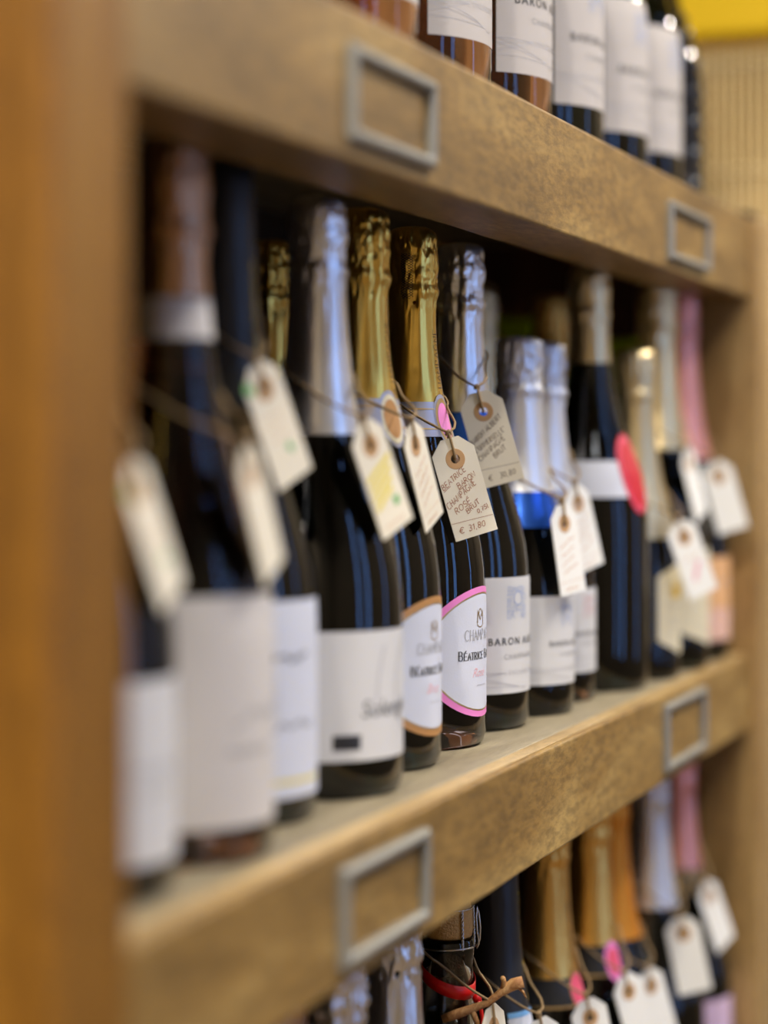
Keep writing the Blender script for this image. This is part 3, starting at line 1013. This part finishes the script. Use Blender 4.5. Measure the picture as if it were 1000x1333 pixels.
low('L00', 'bottle with copper foil on the lower shelf, barely showing under the left label holder', 987, 432, 'copper', crinkle=1.4, H=326)
low('L0', 'bottle with crumpled silver foil on the lower shelf under the left label holder', 1082, 435, 'silver', crinkle=1.6, H=326)
low('L1', 'bottle with pleated silver foil on the lower shelf left of the corked clear bottle', 1177, 436, 'silver', crinkle=1.3, seam=-110)
b = low('L3', 'bottle with tall black capsule and gold specks on the lower shelf', 1390, 441, 'blackfoil', 205, .4, plain=True)
rnd = random.Random(5)
out = ([], [])
for i in range(46):
    x, y = rnd.uniform(-3, 3), rnd.uniform(0, 85)
    ribbon([(x, y), (x + rnd.uniform(.6, 1.8), y + rnd.uniform(-1, 1))], rnd.uniform(.6, 1.6), out)
b.wrap(out, 212, .3, 'gold_specks', 'goldyellow', b.foil_obj, az=-78, on_foil=True)
lab = b.rect_label(150, 206, 60, 'lilacpaper', 'shoulder_label', az=-82, off=.8)
b.rect_label(203, 206.5, 60, 'lightblue', 'label_edge', az=-82, off=1.0, parent=lab)
b.rect_label(20, 100, 62, 'lilacpaper')
b = low('L4', 'left one of two gold-foiled bottles with black neck bands on the lower shelf', 1505, 438, 'deepgold', 203, seam=-120)
nb = b.band(184, 203, 'black')
b.band(183, 184.6, 'goldprint', 'gold_line', .95, nb)
md = b.round_label(193, 9, 15, 'goldprint', name='neck_medal', az=-104, off=1.1)
b.round_label(193, 8, 12.5, 'rosepink', name='medal_face', az=-104, off=1.25, parent=md)
foil_word(b, -92, 215)
b = low('L5', 'right one of two gold-foiled bottles with black neck bands on the lower shelf', 1599, 431, 'deepgold', 207, seam=-110)
nb = b.band(186, 207, 'black')
b.band(185, 186.6, 'goldprint', 'gold_line', .95, nb)
md = b.round_label(195, 8, 15, 'pink', name='neck_medal', az=-120, off=1.1)
b.round_label(195, 6, 10, 'rosepink', name='medal_face', az=-120, off=1.25, parent=md)
b = low('L6', 'bottle with bright orange foil on the lower shelf', 1696, 441, 'orange', 190)
b = low('L7', 'bottle with grey silver foil on the lower shelf beside the pink one', 1791, 430, 'satin', 197, seam=-130)
b = low('L8', 'bottle with pink foil and lilac label at the right end of the lower shelf', 1886, 427, 'pinkfoil', 212, .8)
nb = b.band(190, 212, 'black')
out = ([], [])
for i in range(16):
    ribbon([(-60 + i * 8, 0), (-52 + i * 8, 20)], 1.6, out)
    ribbon([(-60 + i * 8, 20), (-52 + i * 8, 0)], 1.6, out)
b.wrap(out, 191, 1.0, 'gold_lattice', 'goldprint', nb)
b.rect_label(20, 101, 62, 'lilac')

# the clear corked bottle with ribbon and twig
PCL = [(0, 40), (2.5, 42.6), (8, 44), (40, 44), (98, 44), (112, 43.5), (128, 41), (146, 36), (165, 29.5), (182, 24), (200, 20), (216, 18), (232, 17), (250, 16.2), (266, 15.9), (268, 16.6), (277, 16.6), (279, 15.8)]
PIN = [(z, max(r - 2.6, 8)) for z, r in PCL if 8 <= z < 266]
t = thing('sparkling_wine_bottle', 'clear corked bottle with wire cage, red ribbon and twig on the lower shelf', 'bottle', (1272, 435, SHELF['low']), 0, GL)
g = MB()
g.lathe([(22, .5), (20, 8), (12, 22), (3, 34), (0, 37)] + PCL + [(279, 11.5)] + [(z, r) for z, r in reversed(PIN)] + [(24, 22), (30, 1)], 72)
g.build('glass_body', MT['clear_glass'], t)
MB().lathe([(31, 1), (25, 20), (16, 40.8)] + [(z, r - .5) for z, r in PIN if 16 < z < 232] + [(233, 13.6), (232, 2)], 64).build('wine', MT['wine'], t)
MB().lathe([(256, 11), (279.5, 11.2), (280, 15.2), (284, 15.8), (296, 15.6), (301, 14.2), (303, 10), (303.4, .5)], 48, lambda a, z, r: .25 * noise.noise((cos(a) * 4, sin(a) * 4, z * .3))).build('cork', MT['cork'], t)
wc = MB()
wc.tube([(16.9 * cos(a), 16.9 * sin(a), 273.5 + .5 * sin(2 * a)) for a in [2 * pi * i / 40 for i in range(40)]], .55, 6, True)
wc.tube([(15.4 * cos(a), 15.4 * sin(a), 297.5) for a in [2 * pi * i / 40 for i in range(40)]], .5, 6, True)
for q in (-58, -128, 32, 122):
    a = radians(q)
    for ph in (0, pi):
        pts = []
        for i in range(25):
            z = 273 + i * 1.03
            rr = 17.1 - .8 * i / 24 + .6 * cos(i * 1.3 + ph)
            aa = a + .035 * sin(i * 1.3 + ph)
            pts.append((rr * cos(aa), rr * sin(aa), z))
        wc.tube(pts, .5, 5)
a = radians(-78)
wc.tube([((17.6 + dr) * cos(a + da), (17.6 + dr) * sin(a + da), z) for dr, da, z in ((0, 0, 273), (2.6, .05, 277), (3, .05, 285), (2, .04, 294), (1, 0, 298), (.6, -.06, 292), (1.4, -.08, 282), (2.2, -.03, 275), (.6, .02, 272))], .55, 6)
wc.build('wire_cage', MT['wire'], t)
# ribbon: a band round the neck, tail and knot
rb = MB()
n = 48
v, f = [], []
for i in range(n):
    a = 2 * pi * i / n
    zc = 254.5 + 8.0 * cos(a - radians(68))
    for dz in (-4.2, 4.2):
        v.append((17.6 * cos(a), 17.6 * sin(a), zc + dz))
f = [(2 * i, 2 * ((i + 1) % n), 2 * ((i + 1) % n) + 1, 2 * i + 1) for i in range(n)]
rb.add(v, f)
kx, ky = 19.5 * cos(radians(-108)), 19.5 * sin(radians(-108))
knot = [(kx + 1.0 + 3.2 * cos(q) * cos(p), ky - 2.5 + 3 * sin(q) * cos(p), 243 + 3.0 * sin(p)) for p in [-pi / 2 + pi * j / 6 for j in range(7)] for q in [2 * pi * i / 10 for i in range(10)]]
rb.add(knot, [(j * 10 + i, j * 10 + (i + 1) % 10, (j + 1) * 10 + (i + 1) % 10, (j + 1) * 10 + i) for j in range(6) for i in range(10)])
v = []
for i in range(14):
    u = i / 13
    v += [(kx - 1.8 + 2 * sin(u * 4), ky - 4 - 3 * u, 242 - 44 * u), (kx + 2.0 + 2 * sin(u * 4), ky - 5 - 3 * u, 242 - 44 * u)]
rb.add(v, [(2 * i, 2 * i + 1, 2 * i + 3, 2 * i + 2) for i in range(13)])
ro = rb.build('ribbon', MT['redribbon'], t)
sm = ro.modifiers.new('thickness', 'SOLIDIFY')
sm.thickness = .0004
# twig lies across the front of the neck, in the direction across the view
rt = Vector((.355, -.935, 0))                      # to the right as seen from the aisle end
fw = Vector((-.935, -.355, 0))
P = lambda u, w, z: fw * w + rt * u + Vector((0, 0, z))
tw = MB()
tw.tube([P(-4, 23, 233), P(4, 24, 236), P(14, 24, 239.5), P(24, 23, 243), P(32, 22, 249), P(40, 21, 254), P(46, 21, 255.5)], lambda u: 2.6 + .9 * sin(u * 9) * .5 + (.9 if u > .7 else 0), 9)
tw.tube([P(33, 22, 250), P(34, 23, 256), P(33, 25, 259)], lambda u: 1.6, 7)
tw.tube([P(41, 21, 254), P(46, 20, 249), P(48, 19, 245)], lambda u: 1.3 - .9 * u, 6)
tw.tube([P(14, 24, 239), P(17, 26, 232), P(18, 26, 227)], lambda u: 2.0 - .4 * u, 7)
tw.build('twig', MT['twigwood'], t)


class Clear:                                        # neck measurements for the twine
    x, y, z0, yaw, root = 1272, 435, SHELF['low'], 0, t

    @staticmethod
    def outer(z):
        p = PCL
        for (z0, r0), (z1, r1) in zip(p, p[1:]):
            if z0 <= z <= z1:
                return r0 + (r1 - r0) * (z - z0) / (z1 - z0)
        return 16.6


BT['L2'] = Clear

# ------------------------------------------------------------------ price tags
TW, TL = 29.0, 63.0


def tag(bk, pos, face, roll, label, lean=4.0, writing='scrawl', ink='inkpale', card='tag', loop_h=22, back_h=16, eyelet='kraft'):
    """Card hung on twine. pos = eyelet centre (mm, world); face = direction the card faces (deg); roll = tilt in its own plane."""
    b = BT[bk]
    root = thing('price_tag', label, 'tag', pos, 0, 'price tags on twine')
    M = Matrix.Rotation(radians(face) + pi / 2, 4, 'Z') @ Matrix.Rotation(-radians(lean), 4, 'X') @ Matrix.Rotation(radians(roll), 4, 'Y').inverted()
    # card outline: local x to the right, z up, faces -y
    hw, top, bot = TW / 2, 13.5, 13.5 - TL
    c = 8.5
    outl = [(-hw, bot), (hw, bot), (hw, top - c), (hw - c, top), (-hw + c, top), (-hw, top - c)]
    # ring-shaped triangulation round the hole
    n = 36
    hole = [(2.9 * cos(2 * pi * i / n), 2.9 * sin(2 * pi * i / n)) for i in range(n)]

    def edge(a):
        best = None
        for (x0, y0), (x1, y1) in zip(outl, outl[1:] + outl[:1]):
            dx, dy = cos(a), sin(a)
            den = dx * (y1 - y0) - dy * (x1 - x0)
            if abs(den) < 1e-9:
                continue
            s_ = (x0 * (y1 - y0) - y0 * (x1 - x0)) / den
            u = (x0 * dy - y0 * dx) / den
            if s_ > 0 and -1e-6 <= u <= 1 + 1e-6:
                best = s_ if best is None else min(best, s_)
        return best
    angs = sorted(set([2 * pi * i / n for i in range(n)] + [atan2(y, x) % (2 * pi) for x, y in outl]))
    n = len(angs)
    hole = [(2.9 * cos(a), 2.9 * sin(a)) for a in angs]
    rim = [(edge(a) * cos(a), edge(a) * sin(a)) for a in angs]
    curl = lambda z: 0.0
    v = []
    for y in (-.28, .28):
        v += [(x, y + curl(z), z) for x, z in hole] + [(x, y + curl(z), z) for x, z in rim]
    f = []
    for i in range(n):
        k = (i + 1) % n
        f.append((i, k, n + k, n + i))
        f.append((2 * n + k, 2 * n + i, 3 * n + i, 3 * n + k))
        f.append((n + i, n + k, 3 * n + k, 3 * n + i))
        f.append((k, i, 2 * n + i, 2 * n + k))
    T = lambda vs: [tuple(M @ Vector(p)) for p in vs]
    co = MB().add(T(v), f, False).build('tag_card', MT[card], root)
    rv, rf = [], []
    for i in range(32):
        a = 2 * pi * i / 32
        for r, y in ((2.9, -.3), (3.0, -.5), (6.3, -.5), (6.5, -.3), (6.5, .45), (2.9, .45)):
            rv.append((r * cos(a), y, r * sin(a)))
    for i in range(32):
        k = (i + 1) % 32
        for j in range(6):
            l = (j + 1) % 6
            rf.append((i * 6 + j, i * 6 + l, k * 6 + l, k * 6 + j))
    MB().add(T(rv), rf, False).build('eyelet_ring', MT[eyelet], root)

    def ink_mesh(out, m, name='handwriting', y=-.42):
        MB().add(T([(px, y + curl(pz), pz) for px, pz in out[0]]), out[1], False).build(name, MT[m], co)
    out = ([], [])
    if writing == 'beatrice':
        for txt, x, z, l, deg, h in (('BEATRICE', -13.2, -17, 20.5, 24.7, 3.5), ('BARON', -3.1, -18.6, 14.6, 21, 3.5), ('CHAMPAGNE', -13.2, -29.3, 25.4, 26, 3.9), ('ROSÉ', -9, -33.4, 13.2, 22, 3.7), ('BRUT', -1.8, -35, 11.2, 25, 3.1), ('0,75l', 4.6, -36.6, 8.6, 13, 2.9)):
            pen_text(txt, h, .38, x, z, out, radians(deg), .035, .2, gap=.2, length=l)
        ribbon([(-14.0, -38.4), (0, -39.0), (14.0, -39.8)], .22, out)
        pen_text('€ 31,80', 4.0, .4, -10.5, -45.6, out, radians(1), .04, .15, gap=.2, length=18.5)
        ribbon([(-13.3, -17.9), (-8, -15.4)], .32, out)
        ribbon([(-3.4, -19.4), (2, -17.4)], .32, out)
    elif writing == 'albert':
        for txt, x, z, l, deg, h in (('BARON ALBERT', -12.8, -20.2, 27.5, 30, 3.3), ('"L\'UNIVERSELLE"', -12.8, -26.2, 26.5, 24, 3.2), ('CHAMPAGNE', -10.5, -31.6, 23.0, 28, 3.3), ('BRUT', -0.5, -32.0, 10.4, 27, 3.3)):
            pen_text(txt, h, .34, x, z, out, radians(deg), .04, .15, gap=.2, length=l)
        ribbon([(-14.0, -37.2), (0, -37.8), (14.0, -38.4)], .22, out)
        pen_text('€  30,80', 4.0, .38, -8.5, -45.6, out, radians(1), .04, .12, gap=.2, length=19)
    elif writing == 'scrawl':
        for i in range(4):
            scribble(-9 + i % 2, 9 - i % 3, -16 - 6.2 * i, 1.3, .6, out, i + int(pos[0]), .35)
        scribble(-8, 6, -45.5, 1.3, .6, out, 9)
        ribbon([(-14, -40.5), (14, -40.5)], .3, out)
    elif writing == 'yellow':
        o2 = ([], [])
        for i in range(4):
            ribbon([(-12, -17 - 5.5 * i), (12 - 2 * i, -10 - 5.5 * i)], 3.2, o2)
        ink_mesh(o2, 'yellowprint', 'yellow_stripes')
        o2 = ([], [])
        ribbon([(3.4, -34.5), (8.6, -34.5)], 5.2, o2)
        ink_mesh(o2, 'greenprint', 'green_dot', -.45)
        scribble(-9, 8, -45, 1.0, .5, out, 4)
    elif writing == 'green':
        o2 = ([], [])
        ribbon([(-13, 2), (-10, 6)], 8, o2)
        ribbon([(2, -31), (6, -35)], 4, o2)
        ink_mesh(o2, 'greenprint', 'green_marks')
        for i in range(3):
            scribble(-9, 9, -14 - 6 * i, .8, .35, out, i)
    elif writing == 'pink':
        o2 = ([], [])
        ribbon([(-4, -36), (6, -22)], 4.5, o2)
        ink_mesh(o2, 'pinkprint', 'pink_mark')
        scribble(-9, 8, -18, 1.0, .5, out, 4)
    if out[0]:
        ink_mesh(out, ink)
    # twine: from the eyelet over the card's top edge to a knot, then round the neck
    E = Vector((0, 0, 0))
    up = (M @ Vector((0, 0, 1)))
    nrm = (M @ Vector((0, -1, 0)))
    knot = up * 17.0 + nrm * 1.0
    C = Vector((b.x - pos[0], b.y - pos[1], b.z0 - pos[2]))      # bottle's base seen from the eyelet
    hk = knot.z - C.z
    az = atan2(knot.y - C.y, knot.x - C.x)
    rk = Vector((knot.x - C.x, knot.y - C.y)).length
    pts = []
    n = 44
    for i in range(n):
        tt = 2 * pi * i / n
        d = abs((tt + pi) % (2 * pi) - pi)
        z = hk + (loop_h) * (1 - exp(-(d / .55) ** 1.3)) * .8 + back_h * (1 - cos(d)) / 2
        rr = b.outer(z) + 1.3
        w = exp(-(d / .42) ** 2)
        rr = max(rr, rr + (rk - rr) * w)
        pts.append(C + Vector((rr * cos(az + tt), rr * sin(az + tt), z)))
    tb = MB().tube(pts, .85, 6, True)
    tb.tube([knot + nrm * .8, up * 13 + nrm * 1.9, up * 6 + nrm * 1.6, nrm * 1.0 + up * .6, nrm * -1.2], .85, 6)
    tb.tube([knot - nrm * .8, up * 13 - nrm * 1.6, up * 6 - nrm * 1.4, nrm * -1.2], .85, 6)
    tb.tube([knot + Vector((2.0 * cos(q), 2.0 * sin(q) * .6, 1.4 * sin(2 * q))) for q in [2 * pi * i / 10 for i in range(10)]], .95, 6, True)
    tb.build('twine', MT['twine'], root)
    return root


#TAGS-BEGIN
tag('b0', (783, 401, 1220), 273, 24.0, 'nearest blurred cream price tag, hanging beside the left post', writing='green', lean=8)
tag('rose1', (875, 392, 1226), 273, 24.0, 'narrow cream price tag on the copper-topped rosé bottle, seen nearly edge-on', writing='plain')
tag('b2', (971, 428, 1267), 253, 24.0, 'cream price tag with green marks on the black-capsuled bottle', writing='green')
tag('S', (1068, 409, 1239), 252, 24.0, 'cream price tag with yellow stripes and green dot on the silver-foiled bottle', writing='yellow')
tag('BG', (1167, 419, 1239), 265, 24.0, 'narrow price tag on the bottle with the tan-rimmed label', ink='inkpale')
tag('PG', (1260, 426, 1231), 219, 15.4, 'sharp cream price tag written in brown on the pink-rimmed bottle', writing='beatrice', ink='inkbrown')
tag('BA', (1348, 436, 1262), 200, 15.2, 'cream price tag written in dark ink behind and above the sharp one', writing='albert', ink='inkgrey')
tag('HB1', (1445, 408, 1185), 248, 7.4, 'white price tag on the half bottle with blue band, left of two', card='tagwhite')
tag('HB2', (1525, 420, 1197), 247, 14.4, 'white price tag on the rosé half bottle, right of two', card='tagwhite', ink='inkpale')
tag('hg', (1701, 380, 1166), 228, 20.3, 'white price tag with a pink mark on the half bottle with gold foil', writing='pink', card='tagwhite')
tag('tg', (1778, 393, 1225), 259, 24.0, 'narrow white price tag, nearly edge-on, on the tall pale gold bottle', card='tagwhite', writing='plain')
tag('pk', (1870, 387, 1213), 212, 15.2, 'blank-looking white price tag on the pink-foiled bottle of the middle shelf', card='tagwhite', writing='plain')
tag('L2', (1263, 402, 879), 258, 9.1, 'small pale price tag on the clear corked bottle with the twig', writing='plain')
tag('L3', (1369, 401, 845), 234, 12.3, 'price tag at the bottom picture edge on the black-capsuled lower bottle', writing='plain', card='tagwhite')
tag('L4', (1481, 399, 831), 225, 11.5, 'white price tag on the left gold-foiled bottle of the lower shelf', writing='plain', card='tagwhite')
tag('L5', (1570, 393, 829), 238, 17.6, 'left one of two overlapping white price tags on the lower shelf', writing='plain', card='tagwhite')
tag('L6', (1663, 398, 811), 238, 16.7, 'right one of two overlapping white price tags on the lower shelf', writing='plain', card='tagwhite')
tag('L7', (1766, 395, 831), 205, 10.9, 'white price tag on the lower bottle with grey silver foil', writing='plain', card='tagwhite')
tag('L8', (1860, 393, 844), 246, 24.0, 'white price tag at the right end of the lower shelf beside the pink foil', writing='plain', card='tagwhite')
#TAGS-END

# ------------------------------------------------------------------ wire rack with yellow header beyond the unit
rk = thing('wire_rack', 'cream wire rack with yellow header standing beyond the right end of the unit', 'rack', (2520, 540, 0))
RH = 1700
for i in range(44):
    y = -210 + 420 * i / 43
    MB().tube([(-90 + 3 * sin(i * 2.1), y + 4 * sin(i * 1.7), 20), (-90, y, RH)], 1.9, 5).build('upright_wire', MT['creamwire'], rk)
for j in range(9):
    z = 120 + j * 205
    MB().tube([(-92, -215, z), (-92, 215, z)], 2.4, 5).build('cross_wire', MT['creamwire'], rk)
for y in (-215, 215):
    for x in (-92, 60):
        MB().tube([(x, y, 0), (x, y, RH + 10)], 7, 8).build('frame_tube', MT['creamwire'], rk)
MB().box(20, 40, -208, 208, 60, RH).build('backing_board', MT['beige'], rk, 1)
MB().box(-100, 64, -220, 220, RH + 10, RH + 190).build('header_board', MT['yellow'], rk, 4)
